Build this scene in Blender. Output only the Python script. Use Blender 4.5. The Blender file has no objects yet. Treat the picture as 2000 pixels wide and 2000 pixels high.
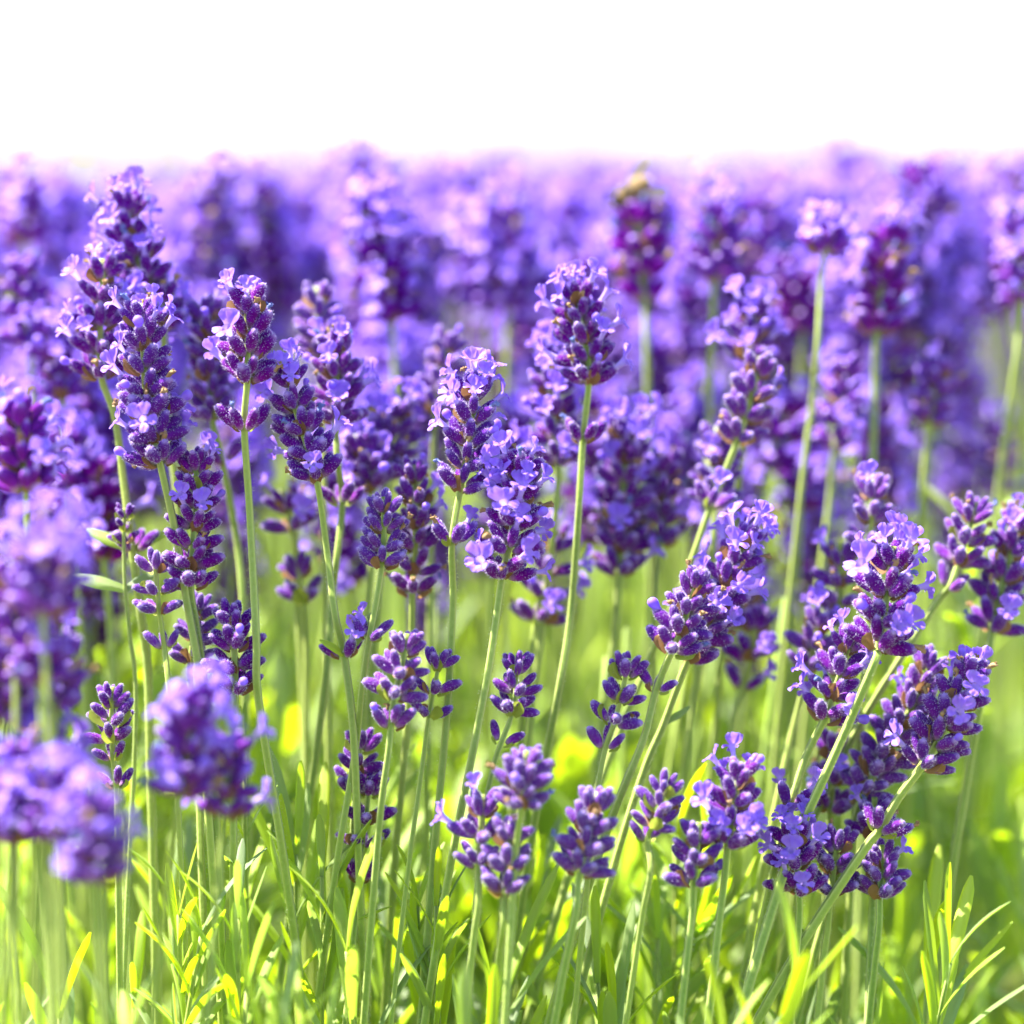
import bpy, math, random
import numpy as np
from mathutils import Vector, Matrix

random.seed(11)
rng = np.random.default_rng(11)
R = math.radians
scn = bpy.context.scene
COL = scn.collection

# ------------------------------------------------------------------ camera
CAM_Z = 0.50
FPX = 5614.0                      # focal length in pixels of a 2000 px wide frame
PITCH = math.atan(700.0 / FPX)    # horizon lies above the frame's middle
cam_d = bpy.data.cameras.new('camera')
cam_d.sensor_width = 36.0
cam_d.lens = FPX * 36.0 / 2000.0
cam_d.clip_start = 0.02
cam_d.clip_end = 2000.0
cam_d.dof.use_dof = True
cam_d.dof.focus_distance = 0.70
cam_d.dof.aperture_fstop = 4.0
cam_d.dof.aperture_blades = 0
cam = bpy.data.objects.new('camera', cam_d)
cam.location = (0, 0, CAM_Z)
cam.rotation_euler = (math.pi / 2 - PITCH, 0, 0)
COL.objects.link(cam)
scn.camera = cam

# ------------------------------------------------------------------ sky and sun
SUN_DIR = Vector((-0.50, 0.10, 0.86)).normalized()     # from the scene towards the sun
w = bpy.data.worlds.new('World')
scn.world = w
w.use_nodes = True
nt = w.node_tree
sky = nt.nodes.new('ShaderNodeTexSky')
sky.sky_type = 'NISHITA'
sky.sun_disc = False
sky.sun_elevation = math.asin(SUN_DIR.z)
sky.sun_rotation = math.atan2(SUN_DIR.x, SUN_DIR.y)
sky.air_density = 1.0
sky.dust_density = 0.8
sky.ozone_density = 1.0
nt.links.new(sky.outputs[0], nt.nodes['Background'].inputs[0])
nt.nodes['Background'].inputs[1].default_value = 0.09
sun_d = bpy.data.lights.new('sun', 'SUN')
sun_d.energy = 5.0
sun_d.angle = R(0.53)
sun_d.color = (1.0, 0.95, 0.87)
sun = bpy.data.objects.new('sun', sun_d)
sun.rotation_euler = SUN_DIR.to_track_quat('Z', 'Y').to_euler()
COL.objects.link(sun)
scn.view_settings.view_transform = 'Standard'
scn.view_settings.look = 'None'
scn.view_settings.gamma = 1.0
scn.view_settings.exposure = 2.4
scn.view_settings.use_curve_mapping = False
scn.cycles.max_bounces = 7
scn.cycles.diffuse_bounces = 4
scn.cycles.transmission_bounces = 4
scn.cycles.use_denoising = True

CP, SP = math.cos(PITCH), math.sin(PITCH)
def P(px, py, d):
    """point seen at pixel (px, py) of the 2000 px frame, at depth d metres along the view axis"""
    x = (px - 1000.0) / FPX * d
    v = -(py - 1000.0) / FPX * d
    return np.array([x, d * CP + v * SP, CAM_Z - d * SP + v * CP])

# ------------------------------------------------------------------ materials
def new_mat(name):
    m = bpy.data.materials.new(name)
    m.use_nodes = True
    n = m.node_tree.nodes
    n.clear()
    return m, n, m.node_tree.links

def ramp(n, stops):
    r = n.new('ShaderNodeValToRGB')
    e = r.color_ramp.elements
    while len(e) < len(stops):
        e.new(0.5)
    for i, (p, c) in enumerate(stops):
        e[i].position = p
        e[i].color = (*c, 1)
    return r

def mixc(n, l, fac, a, b, mode='MIX'):
    m = n.new('ShaderNodeMix')
    m.data_type = 'RGBA'
    m.blend_type = mode
    for s, v in ((0, fac), (6, a), (7, b)):
        if hasattr(v, 'is_linked') or hasattr(v, 'links'):
            l.new(v, m.inputs[s])
        else:
            m.inputs[s].default_value = v if s == 0 else (*v, 1)
    return m.outputs[2]

def math_n(n, l, op, a, b=0.0):
    m = n.new('ShaderNodeMath')
    m.operation = op
    for i, v in enumerate((a, b)):
        if hasattr(v, 'links'):
            l.new(v, m.inputs[i])
        else:
            m.inputs[i].default_value = v
    return m.outputs[0]

def attr_t(n):
    a = n.new('ShaderNodeAttribute')
    a.attribute_name = 't'
    return a.outputs['Fac']

def rnd(n, l):
    """a number per piece, whether the piece is its own object or an island of a joined mesh"""
    o = n.new('ShaderNodeObjectInfo')
    g = n.new('ShaderNodeNewGeometry')
    s = math_n(n, l, 'ADD', o.outputs['Random'], g.outputs['Random Per Island'])
    return math_n(n, l, 'FRACT', s), o

def finish(m, n, l, col, rough=0.6, transl=0.0, tcol=None, sheen=0.0, sheen_tint=(1, 1, 1), spec=0.3, bump=None):
    p = n.new('ShaderNodeBsdfPrincipled')
    if hasattr(col, 'links'):
        l.new(col, p.inputs['Base Color'])
    else:
        p.inputs['Base Color'].default_value = (*col, 1)
    p.inputs['Roughness'].default_value = rough
    p.inputs['Specular IOR Level'].default_value = spec
    if sheen:
        p.inputs['Sheen Weight'].default_value = sheen
        p.inputs['Sheen Roughness'].default_value = 0.35
        p.inputs['Sheen Tint'].default_value = (*sheen_tint, 1)
    if bump is not None:
        b = n.new('ShaderNodeBump')
        b.inputs['Strength'].default_value = bump[1]
        b.inputs['Distance'].default_value = bump[2]
        l.new(bump[0], b.inputs['Height'])
        l.new(b.outputs[0], p.inputs['Normal'])
    out = n.new('ShaderNodeOutputMaterial')
    if transl:
        t = n.new('ShaderNodeBsdfTranslucent')
        if tcol is None:
            tcol = col
        if hasattr(tcol, 'links'):
            l.new(tcol, t.inputs[0])
        else:
            t.inputs[0].default_value = (*tcol, 1)
        x = n.new('ShaderNodeMixShader')
        x.inputs[0].default_value = transl
        l.new(p.outputs[0], x.inputs[1])
        l.new(t.outputs[0], x.inputs[2])
        l.new(x.outputs[0], out.inputs[0])
    else:
        l.new(p.outputs[0], out.inputs[0])
    return m

def noise(n, l, scale, detail=3.0, coord='Object'):
    tc = n.new('ShaderNodeTexCoord')
    t = n.new('ShaderNodeTexNoise')
    t.inputs['Scale'].default_value = scale
    t.inputs['Detail'].default_value = detail
    l.new(tc.outputs[coord], t.inputs['Vector'])
    return t.outputs['Fac']

def mat_bud():
    m, n, l = new_mat('calyx_purple')
    t = attr_t(n)
    r, o = rnd(n, l)
    violet = ramp(n, [(0.0, (.36, .36, .15)), (.10, (.34, .20, .38)), (.28, (.15, .010, .38)), (.62, (.075, .0010, .245)), (.86, (.100, .022, .34)), (1, (.36, .26, .66))])
    magent = ramp(n, [(0.0, (.38, .34, .16)), (.10, (.42, .20, .38)), (.28, (.24, .006, .33)), (.62, (.135, .0008, .200)), (.86, (.160, .018, .30)), (1, (.42, .27, .62))])
    l.new(t, violet.inputs[0]); l.new(t, magent.inputs[0])
    sep = n.new('ShaderNodeSeparateColor')
    l.new(o.outputs['Color'], sep.inputs[0])
    h = math_n(n, l, 'ADD', math_n(n, l, 'MULTIPLY', sep.outputs[0], .75), math_n(n, l, 'MULTIPLY', r, .45))
    hc = n.new('ShaderNodeClamp'); l.new(h, hc.inputs[0])
    c = mixc(n, l, hc.outputs[0], violet.outputs[0], magent.outputs[0])
    # second channel: how pale the whole stalk's calyces are
    c = mixc(n, l, sep.outputs[1], c, (.34, .24, .66))
    nz = noise(n, l, 5.0)
    v = math_n(n, l, 'ADD', math_n(n, l, 'MULTIPLY', nz, .7), .65)
    mm = n.new('ShaderNodeMix'); mm.data_type = 'RGBA'; mm.blend_type = 'MULTIPLY'; mm.inputs[0].default_value = 1
    cc = n.new('ShaderNodeCombineColor')
    for i in range(3): l.new(v, cc.inputs[i])
    l.new(c, mm.inputs[6]); l.new(cc.outputs[0], mm.inputs[7])
    return finish(m, n, l, mm.outputs[2], rough=.75, sheen=.16, sheen_tint=(.66, .46, 1.0), transl=.12, spec=.05,
                  bump=(noise(n, l, 26.0), .5, .02))

def mat_petal():
    m, n, l = new_mat('petal_lilac')
    t = attr_t(n)
    r, o = rnd(n, l)
    a = ramp(n, [(0, (.58, .48, .82)), (.30, (.38, .235, .86)), (.65, (.29, .145, .84)), (1, (.39, .255, .88))])
    b = ramp(n, [(0, (.64, .52, .82)), (.30, (.43, .26, .84)), (.65, (.35, .17, .82)), (1, (.43, .285, .88))])
    l.new(t, a.inputs[0]); l.new(t, b.inputs[0])
    c = mixc(n, l, r, a.outputs[0], b.outputs[0])
    v = noise(n, l, 14.0, 2.0)
    c = mixc(n, l, math_n(n, l, 'MULTIPLY', v, .35), c, (.27, .07, .72))
    return finish(m, n, l, c, rough=.5, transl=.42, tcol=c, sheen=.15, spec=.35)

def mat_simple(name, a, b, rough=.7, transl=0.0, scale=6.0, sheen=0.0):
    m, n, l = new_mat(name)
    r, o = rnd(n, l)
    nz = noise(n, l, scale)
    f = math_n(n, l, 'ADD', math_n(n, l, 'MULTIPLY', r, .5), math_n(n, l, 'MULTIPLY', nz, .5))
    c = mixc(n, l, f, a, b)
    return finish(m, n, l, c, rough=rough, transl=transl, tcol=c, sheen=sheen)

def mat_stem():
    m, n, l = new_mat('stem_green')
    t = attr_t(n)
    r, o = rnd(n, l)
    rp = ramp(n, [(0, (.075, .16, .008)), (.40, (.16, .27, .018)), (.75, (.36, .46, .08)), (1, (.56, .60, .22))])
    l.new(t, rp.inputs[0])
    c = mixc(n, l, math_n(n, l, 'MULTIPLY', r, .45), rp.outputs[0], (.40, .46, .06))
    nz = noise(n, l, 900.0, 2.0)
    c = mixc(n, l, math_n(n, l, 'MULTIPLY', nz, .35), c, (.50, .55, .22))
    return finish(m, n, l, c, rough=.55, transl=.12, tcol=c, sheen=.35, sheen_tint=(.9, 1, .8), bump=(nz, .3, .0003))

def mat_leaf():
    m, n, l = new_mat('leaf_green')
    t = attr_t(n)
    r, o = rnd(n, l)
    hue = ramp(n, [(0, (.21, .27, .16)), (.45, (.25, .34, .065)), (.8, (.32, .44, .022)), (1, (.40, .48, .020))])
    l.new(r, hue.inputs[0])
    c = mixc(n, l, math_n(n, l, 'MULTIPLY', t, .30), hue.outputs[0], (.40, .46, .20))
    tc = ramp(n, [(0, (.34, .52, .07)), (.45, (.54, .80, .012)), (1, (.70, .90, .006))])
    l.new(r, tc.inputs[0])
    nz = noise(n, l, 500.0, 3.0)
    return finish(m, n, l, c, rough=.46, transl=.48, tcol=tc.outputs[0], sheen=.12, sheen_tint=(.9, 1, .9), spec=.5, bump=(nz, .25, .0004))

def mat_soil():
    m, n, l = new_mat('soil')
    a = noise(n, l, 9.0, 8.0)
    b = noise(n, l, 70.0, 6.0)
    rp = ramp(n, [(.3, (.10, .075, .045)), (.7, (.26, .20, .13))])
    l.new(a, rp.inputs[0])
    c = mixc(n, l, math_n(n, l, 'MULTIPLY', b, .6), rp.outputs[0], (.16, .15, .06))
    return finish(m, n, l, c, rough=.95, bump=(b, .8, .02))

M_BUD, M_PETAL, M_STEM, M_LEAF, M_SOIL = mat_bud(), mat_petal(), mat_stem(), mat_leaf(), mat_soil()
M_SDOWN = mat_simple('stem_down', (.62, .68, .40), (.80, .84, .62), rough=.6, transl=.35)
M_HAIR = mat_simple('calyx_down', (.74, .64, .95), (.86, .80, .98), rough=.6, transl=.35)
M_DRY = mat_simple('dried_corolla', (.42, .28, .14), (.27, .155, .065), rough=.85, transl=.2, scale=9)
M_WITHER = mat_simple('withered_corolla', (.20, .24, .50), (.10, .12, .36), rough=.8, transl=.2, scale=9)
M_BRACT = mat_simple('papery_bract', (.36, .20, .085), (.20, .095, .035), rough=.8, transl=.3, scale=7)
M_BRACTG = mat_simple('green_bract', (.40, .46, .06), (.26, .32, .05), rough=.6, transl=.4, scale=7)
M_DARK = mat_simple('bee_black', (.02, .015, .012), (.05, .035, .02), rough=.8, sheen=.4)
M_CREAM = mat_simple('bee_cream', (.20, .125, .045), (.26, .18, .085), rough=.9, sheen=.6)
M_WING = mat_simple('bee_wing', (.32, .26, .18), (.40, .34, .26), rough=.3, transl=.6)

# ------------------------------------------------------------------ mesh templates: (verts, faces, t, material slot)
class T:
    def __init__(s):
        s.v, s.f, s.t, s.m = [], [], [], []
    def add(s, v, f, t, m=0):
        o = len(s.v)
        s.v += [tuple(map(float, p)) for p in v]
        s.f += [tuple(i + o for i in q) for q in f]
        s.t += [float(x) for x in t]
        s.m += [m] * len(f)
        return s
    def arrays(s):
        if not hasattr(s, '_a'):
            s._a = (np.array(s.v), np.array(s.t), [np.array(q) for q in s.f])
        return s._a

def mesh_of(name, tpl, mats, smooth=True):
    me = bpy.data.meshes.new(name)
    me.from_pydata(tpl.v, [], tpl.f)
    a = me.attributes.new('t', 'FLOAT', 'POINT')
    a.data.foreach_set('value', tpl.t)
    for m in mats:
        me.materials.append(m)
    me.polygons.foreach_set('material_index', tpl.m)
    me.polygons.foreach_set('use_smooth', [smooth] * len(tpl.f))
    me.update()
    return me

def lathe(rings, segs, bend=0.0, rib=0.0, twist=0.0, wob=0.0):
    """rings of (z, radius, t)"""
    v, t, f = [], [], []
    for z, r, tt in rings:
        for k in range(segs):
            a = 2 * math.pi * k / segs + twist * z
            q = r * (1 + (rib if k % 2 else -rib)) * (1 + wob * (random.random() - .5))
            v.append((q * math.cos(a), q * math.sin(a) - bend * z * z, z))
            t.append(tt)
    n = len(rings)
    for i in range(n - 1):
        for k in range(segs):
            k2 = (k + 1) % segs
            f.append((i * segs + k, i * segs + k2, (i + 1) * segs + k2, (i + 1) * segs + k))
    f.append(tuple(range(segs))[::-1])
    f.append(tuple((n - 1) * segs + k for k in range(segs)))
    return v, f, t

BUD_RINGS = [(0, .06, 0), (.06, .095, .05), (.16, .138, .14), (.32, .172, .30), (.50, .190, .50), (.68, .180, .70), (.82, .145, .84), (.92, .108, .94), (.99, .045, 1)]
def bud_tpl(segs=12, rings=BUD_RINGS, bend=.06, hairs=240, fat=1.0):
    T_ = T()
    rr = [(z, r * fat, t) for z, r, t in rings]
    v, f, t = lathe(rr, segs, bend, .045 if segs > 8 else 0)
    T_.add(v, f, t, 0)
    zs = [r[0] for r in rr]; rs = [r[1] for r in rr]
    for _ in range(hairs):
        z = random.uniform(.06, .97)
        r = np.interp(z, zs, rs)
        a = random.uniform(0, 2 * math.pi)
        p = np.array([r * math.cos(a), r * math.sin(a) - bend * z * z, z])
        dr = np.array([math.cos(a), math.sin(a), .45 + .9 * max(0, z - .7) * 3]) + rng.normal(0, .3, 3)
        dr /= np.linalg.norm(dr)
        sd = np.cross(dr, rng.normal(0, 1, 3)); sd /= np.linalg.norm(sd)
        L = random.uniform(.045, .10)
        T_.add([p - sd * .0055, p + sd * .0055, p + dr * L], [(0, 1, 2)], [z] * 3, 1)
    return T_

def petal(o, fwd, out, L, W, curl, cup, tb=.3, nu=5, nv=6, ruff=.0):
    """a lobe rooted at o, growing along fwd, bending towards out"""
    o, fwd, out = map(np.array, (o, fwd, out))
    fwd = fwd / np.linalg.norm(fwd)
    out = out - fwd * out.dot(fwd); out = out / np.linalg.norm(out)
    sd = np.cross(fwd, out)
    ph = random.uniform(0, 6)
    v, t, f = [], [], []
    for j in range(nv):
        s = j / (nv - 1)
        hw = W * .5 * (.42 + .58 * min(1, s * 1.7)) * math.sqrt(max(.0, 1 - max(0, (s - .62) / .42) ** 2))
        a = curl * s
        c = o + L * (fwd * (math.sin(a) / a if abs(a) > 1e-3 else 1) * s + out * ((1 - math.cos(a)) / (a if abs(a) > 1e-3 else 1)) * s)
        nrm = out * math.cos(a) - fwd * math.sin(a)
        for i in range(nu):
            u = 2 * i / (nu - 1) - 1
            v.append(c + sd * hw * u + nrm * (-cup * hw * (u * u) + ruff * L * math.sin(ph + 5 * u + 4 * s) * s))
            t.append(tb + (1 - tb) * s)
    for j in range(nv - 1):
        for i in range(nu - 1):
            f.append((j * nu + i, j * nu + i + 1, (j + 1) * nu + i + 1, (j + 1) * nu + i))
    return v, f, t

def flower_tpl(openness=1.0, lo=False):
    """two-lipped corolla, +z along the tube, +y towards the upper lip; unit = calyx length"""
    T_ = T()
    L = random.uniform(.42, .62)
    tub = [(-.12, .085, 0), (.10, .095, .05), (L * .7, .125, .15), (L, .19, .25)]
    v, f, t = lathe(tub, 8 if not lo else 5, bend=random.uniform(-.05, .12))
    f = f[:-2]
    T_.add(v, f, t)
    z0 = L * .97
    nu, nv = (7, 7) if not lo else (3, 3)
    for s in (-1, 1):      # upper lip, two broad lobes
        T_.add(*petal((s * .09, .14, z0), (s * .34 + random.uniform(-.08, .08), .62 * openness + .12, .62), (0, .5, -.9), random.uniform(.42, .56), random.uniform(.46, .58), random.uniform(-.5, 1.0) * openness, .45 * random.uniform(.2, 1.5), .25, nu, nv, .12))
    for a in (-62, 0, 62):  # lower lip, three smaller lobes
        r_ = R(a + random.uniform(-12, 12))
        dx, dy = math.sin(r_), -math.cos(r_)
        T_.add(*petal((dx * .14, dy * .14, z0), (dx * openness, dy * openness, .50), (0, 0, -1), random.uniform(.28, .40), random.uniform(.30, .40), random.uniform(.2, 1.3), random.uniform(-.4, .6), .25, nu, nv, .12))
    return T_

def knob_tpl():
    T_ = T()
    b = random.uniform(-.1, .15)
    v, f, t = lathe([(-.15, .09, .1), (.05, .11, .3), (.18, .16, .5), (.30, .185, .7), (.40, .15, .9), (.46, .07, 1)], 8, b)
    return T_.add(v, f, t)

def shrivel_tpl():
    T_ = T()
    L = random.uniform(.30, .46)
    v, f, t = lathe([(-.15, .075, 0), (.02, .085, .2), (L * .35, .07, .4), (L * .6, .085, .6), (L * .85, .10, .8), (L, .045, 1)], 7, random.uniform(-.5, .6), 0, random.uniform(-4, 4), 1.0)
    off = np.cumsum(rng.normal(0, .022, (6, 2)), axis=0)
    v = [(p[0] + off[k // 7][0], p[1] + off[k // 7][1], p[2] + random.uniform(-.02, .02)) for k, p in enumerate(v)]
    T_.add(v, f, t)
    for k in range(4):
        a = random.uniform(0, 6.28)
        T_.add(*petal((off[4][0] + .04 * math.cos(a), off[4][1] + .04 * math.sin(a), L * random.uniform(.5, .95)), (math.cos(a), math.sin(a), random.uniform(-.4, 1.2)), (0, 0, -1), random.uniform(.10, .18), .10, random.uniform(-2.5, 2.5), 1.2, .5, 3, 4, .3))
    return T_

def leaf_tpl(L=1.0, W=.09, bend=.35, fold=.25, nv=9, twist=0.0, tipround=.72):
    """blade growing along +z from the origin, bending towards -y"""
    T_ = T()
    v, t, f = [], [], []
    y = z = 0.0
    for j in range(nv):
        s = j / (nv - 1)
        a = bend * s
        if j:
            y -= L / (nv - 1) * math.sin(a); z += L / (nv - 1) * math.cos(a)
        hw = W * .5 * min(1, .50 + 1.1 * s) * math.sqrt(max(0.004, 1 - max(0, (s - tipround) / (1.01 - tipround)) ** 2))
        tw = twist * s
        for u, k in ((-1, 0), (-.5, .5), (0, 1), (.5, .5), (1, 0)):
            x_ = hw * u
            y_ = hw * {0: -.10 - fold * .6, .5: .10, 1: -.45}[abs(u)]
            v.append((x_ * math.cos(tw) - y_ * math.sin(tw), y + (x_ * math.sin(tw) + y_ * math.cos(tw)) * math.cos(a), z + y_ * math.sin(a)))
            t.append(k)
    for j in range(nv - 1):
        for i in range(4):
            f.append((j * 5 + i, j * 5 + i + 1, (j + 1) * 5 + i + 1, (j + 1) * 5 + i))
    return T_.add(v, f, t)

def bract_tpl():
    T_ = T()
    v, f, t = petal((0, 0, 0), (0, -.75, .55), (0, -.3, 1), .62, .50, random.uniform(.2, .9), random.uniform(.5, 1.1), 0, 5, 6, .10)
    return T_.add(v, f, t)

BUD_T = [bud_tpl(fat=f, bend=b) for f, b in ((1, .06), (1.06, .10), (.94, .02), (1.0, -.04))]
BUD_LO = [bud_tpl(6, [(0, .07, 0), (.16, .165, .14), (.45, .22, .45), (.78, .19, .8), (.97, .07, 1)], .06, 0)]
FLOWER_T = [flower_tpl(random.uniform(.45, 1.2)) for _ in range(10)]
FLOWER_LO = [flower_tpl(1.0, True) for _ in range(3)]
KNOB_T = [knob_tpl() for _ in range(4)]
SHRIV_T = [shrivel_tpl() for _ in range(8)]
BRACT_T = [bract_tpl() for _ in range(4)]
LEAF_T = [leaf_tpl(1, random.uniform(.065, .10), random.uniform(-.1, .8), random.uniform(.1, .5), 9, random.uniform(-.5, .5)) for _ in range(7)]
SLEAF_T = [leaf_tpl(1, .30, .6, .35, 9, .25, .45), leaf_tpl(1, .26, .25, .5, 9, -.3, .45)]

ME = dict(
    bud=[mesh_of('bud', t, [M_BUD, M_HAIR]) for t in BUD_T],
    flower=[mesh_of('flower', t, [M_PETAL]) for t in FLOWER_T],
    knob=[mesh_of('petal_bud', t, [M_PETAL]) for t in KNOB_T],
    dried=[mesh_of('dried_flower', t, [M_DRY]) for t in SHRIV_T],
    wither=[mesh_of('withered_flower', t, [M_WITHER]) for t in SHRIV_T],
    bract=[mesh_of('bract', t, [M_BRACT]) for t in BRACT_T],
    bractg=[mesh_of('green_bract', t, [M_BRACTG]) for t in BRACT_T],
    leaf=[mesh_of('leaf', t, [M_LEAF]) for t in LEAF_T],
    sleaf=[mesh_of('stalk_leaf', t, [M_LEAF]) for t in SLEAF_T],
)
CHILD_NAME = dict(flower='flower', knob='closed_flower', dried='dried_flower', wither='withered_flower')

# ------------------------------------------------------------------ object helpers
def link(name, data, parent=None, M=None, color=None):
    o = bpy.data.objects.new(name, data)
    COL.objects.link(o)
    if parent is not None:
        o.parent = parent
    if M is not None:
        o.matrix_basis = M
    if color is not None:
        o.color = color
    return o

def thing(name, loc, label, cat, group=None):
    e = bpy.data.objects.new(name, None)
    e.empty_display_size = .02
    e.location = Vector(loc)
    COL.objects.link(e)
    e['label'] = label
    e['category'] = cat
    if group:
        e['group'] = group
    return e

def frame(o, z, up):
    """matrix with local z along z and local y towards up"""
    z = np.array(z) / np.linalg.norm(z)
    y = np.array(up) - z * np.dot(up, z)
    if np.linalg.norm(y) < 1e-5:
        y = np.array([0, 1, 0.01]) - z * z[1]
    y /= np.linalg.norm(y)
    x = np.cross(y, z)
    M = np.eye(4)
    M[:3, 0], M[:3, 1], M[:3, 2], M[:3, 3] = x, y, z, o
    return M

def scaled(M, s):
    K = np.eye(4)
    if np.isscalar(s):
        s = (s, s, s)
    for i in range(3):
        K[i, i] = s[i]
    return M @ K

def catmull(pts, n=8):
    pts = [np.array(p, float) for p in pts]
    if len(pts) == 2:
        return [pts[0] + (pts[1] - pts[0]) * i / n for i in range(n + 1)]
    e = [2 * pts[0] - pts[1]] + pts + [2 * pts[-1] - pts[-2]]
    out = []
    for i in range(1, len(e) - 2):
        p0, p1, p2, p3 = e[i - 1:i + 3]
        for k in range(n):
            t = k / n
            out.append(.5 * ((2 * p1) + (-p0 + p2) * t + (2 * p0 - 5 * p1 + 4 * p2 - p3) * t * t + (-p0 + 3 * p1 - 3 * p2 + p3) * t ** 3))
    out.append(pts[-1])
    return out

def to_ground(pts, zmin=.06):
    d = pts[-1] - pts[-2]
    d = d / np.linalg.norm(d)
    pts = list(pts)
    while pts[-1][2] > zmin:
        d = d + np.array([-.06 * d[0], -.06 * d[1] + .004, -.10]); d /= np.linalg.norm(d)
        pts.append(pts[-1] + d * .03)
    return pts

def tube_tpl(pts, r0, r1, square=True, segs=12):
    """r0 at the first point, r1 at the last; square stems carry pale ridges on their corners"""
    T_ = T()
    pts = [np.array(p) for p in pts]
    n = len(pts)
    v, t, f = [], [], []
    ref = np.array([.3, 1, .1])
    for i, p in enumerate(pts):
        d = pts[min(i + 1, n - 1)] - pts[max(i - 1, 0)]
        d /= np.linalg.norm(d)
        x = np.cross(d, ref); x /= np.linalg.norm(x)
        y = np.cross(d, x)
        s = i / (n - 1)
        r = r0 + (r1 - r0) * s
        for k in range(segs):
            a = 2 * math.pi * k / segs + .5
            if square:
                rd = .5 + .5 * math.cos(4 * (a - .5))
                q = r * (.78 + .34 * rd ** 1.5)
            else:
                rd, q = .4, r
            v.append(p + q * (x * math.cos(a) + y * math.sin(a)))
            t.append(rd)
    for i in range(n - 1):
        for k in range(segs):
            k2 = (k + 1) % segs
            f.append((i * segs + k, i * segs + k2, (i + 1) * segs + k2, (i + 1) * segs + k))
    f.append(tuple(range(segs))[::-1])
    f.append(tuple((n - 1) * segs + k for k in range(segs)))
    return T_.add(v, f, t)

class Joiner:
    """collects transformed templates into one mesh"""
    def __init__(s):
        s.v, s.t, s.f, s.m, s.o = [], [], [], [], 0
    def add(s, tpl, M, slot=None):
        V, Tt, F = tpl.arrays()
        s.v.append(V @ M[:3, :3].T + M[:3, 3])
        s.t.append(Tt)
        o = s.o
        s.f += [tuple(q + o) for q in F]
        s.m += [slot] * len(F) if slot is not None else tpl.m
        s.o += len(V)
    def mesh(s, name, mats):
        me = bpy.data.meshes.new(name)
        V = np.concatenate(s.v)
        me.from_pydata(V.tolist(), [], s.f)
        a = me.attributes.new('t', 'FLOAT', 'POINT')
        a.data.foreach_set('value', np.concatenate(s.t))
        for m in mats:
            me.materials.append(m)
        me.polygons.foreach_set('material_index', s.m)
        me.polygons.foreach_set('use_smooth', [True] * len(s.f))
        me.update()
        return me

# ------------------------------------------------------------------ flower spikes
STYLE = dict(
    m=dict(n=8, sp=5.5, bl=6.7, fl=.12, kn=.06, dr=.16, wi=.05, green=.05, rad=1.0),
    f=dict(n=8, sp=5.5, bl=6.6, fl=.27, kn=.09, dr=.10, wi=.03, green=.05, rad=1.0),
    d=dict(n=8, sp=5.0, bl=6.8, fl=.05, kn=.03, dr=.26, wi=.09, green=.00, rad=1.0),
    b=dict(n=8, sp=4.9, bl=6.4, fl=.02, kn=.02, dr=.05, wi=.01, green=.10, rad=.95),
    y=dict(n=5, sp=5.0, bl=5.5, fl=.00, kn=.00, dr=.00, wi=.00, green=.9, rad=.72),
)

def whorl(o, ax, n, bl, st, k, elev, r0, ftop=0.0, rot=None, bs=1.0):
    """pieces of one whorl: list of (kind, index, matrix, child kind or None)"""
    out = []
    ax = ax / np.linalg.norm(ax)
    x = np.cross(ax, np.array([.2, 1, .1])); x /= np.linalg.norm(x)
    y = np.cross(ax, x)
    a0 = (rot if rot is not None else random.uniform(0, 6.28)) + k * math.pi / 2
    for i in range(n):
        a = a0 + 2 * math.pi * i / n + random.uniform(-.26, .26)
        inner = (i % 2 == 1) and n > 5
        el = R(elev * (0.72 if inner else 1.0) + random.uniform(-11, 11))
        rad = x * math.cos(a) + y * math.sin(a)
        dr = ax * math.cos(el) + rad * math.sin(el)
        L = bl * random.uniform(.86, 1.10) * (.9 if inner else 1)
        p = o + rad * r0 + ax * (.0011 if inner else 0) + ax * random.uniform(-.0006, .0006)
        M = scaled(frame(p, dr, ax), (L * random.uniform(.92, 1.12), L * random.uniform(.92, 1.12), L))
        q = random.random()
        ch = None
        fl = st['fl'] + ftop
        if q < fl: ch = 'flower'
        elif q < fl + st['kn']: ch = 'knob'
        elif q < fl + st['kn'] + st['dr']: ch = 'dried'
        elif q < fl + st['kn'] + st['dr'] + st['wi']: ch = 'wither'
        out.append(('bud', random.randrange(4), M, ch))
    for i in range(2):                      # a pair of bracts under each whorl
        a = a0 + math.pi * i + .3 + random.uniform(-.3, .3)
        rad = x * math.cos(a) + y * math.sin(a)
        g = random.random() < st['green']
        L = bl * random.uniform(.8, 1.15) * (1.15 if g else 1.0) * bs
        p = o - ax * .0006 + rad * r0 * .8
        # the bract's own -y points outwards
        M = scaled(frame(p, ax, -rad), L)
        out.append(('bractg' if g else 'bract', random.randrange(4), M, None))
    return out

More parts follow.
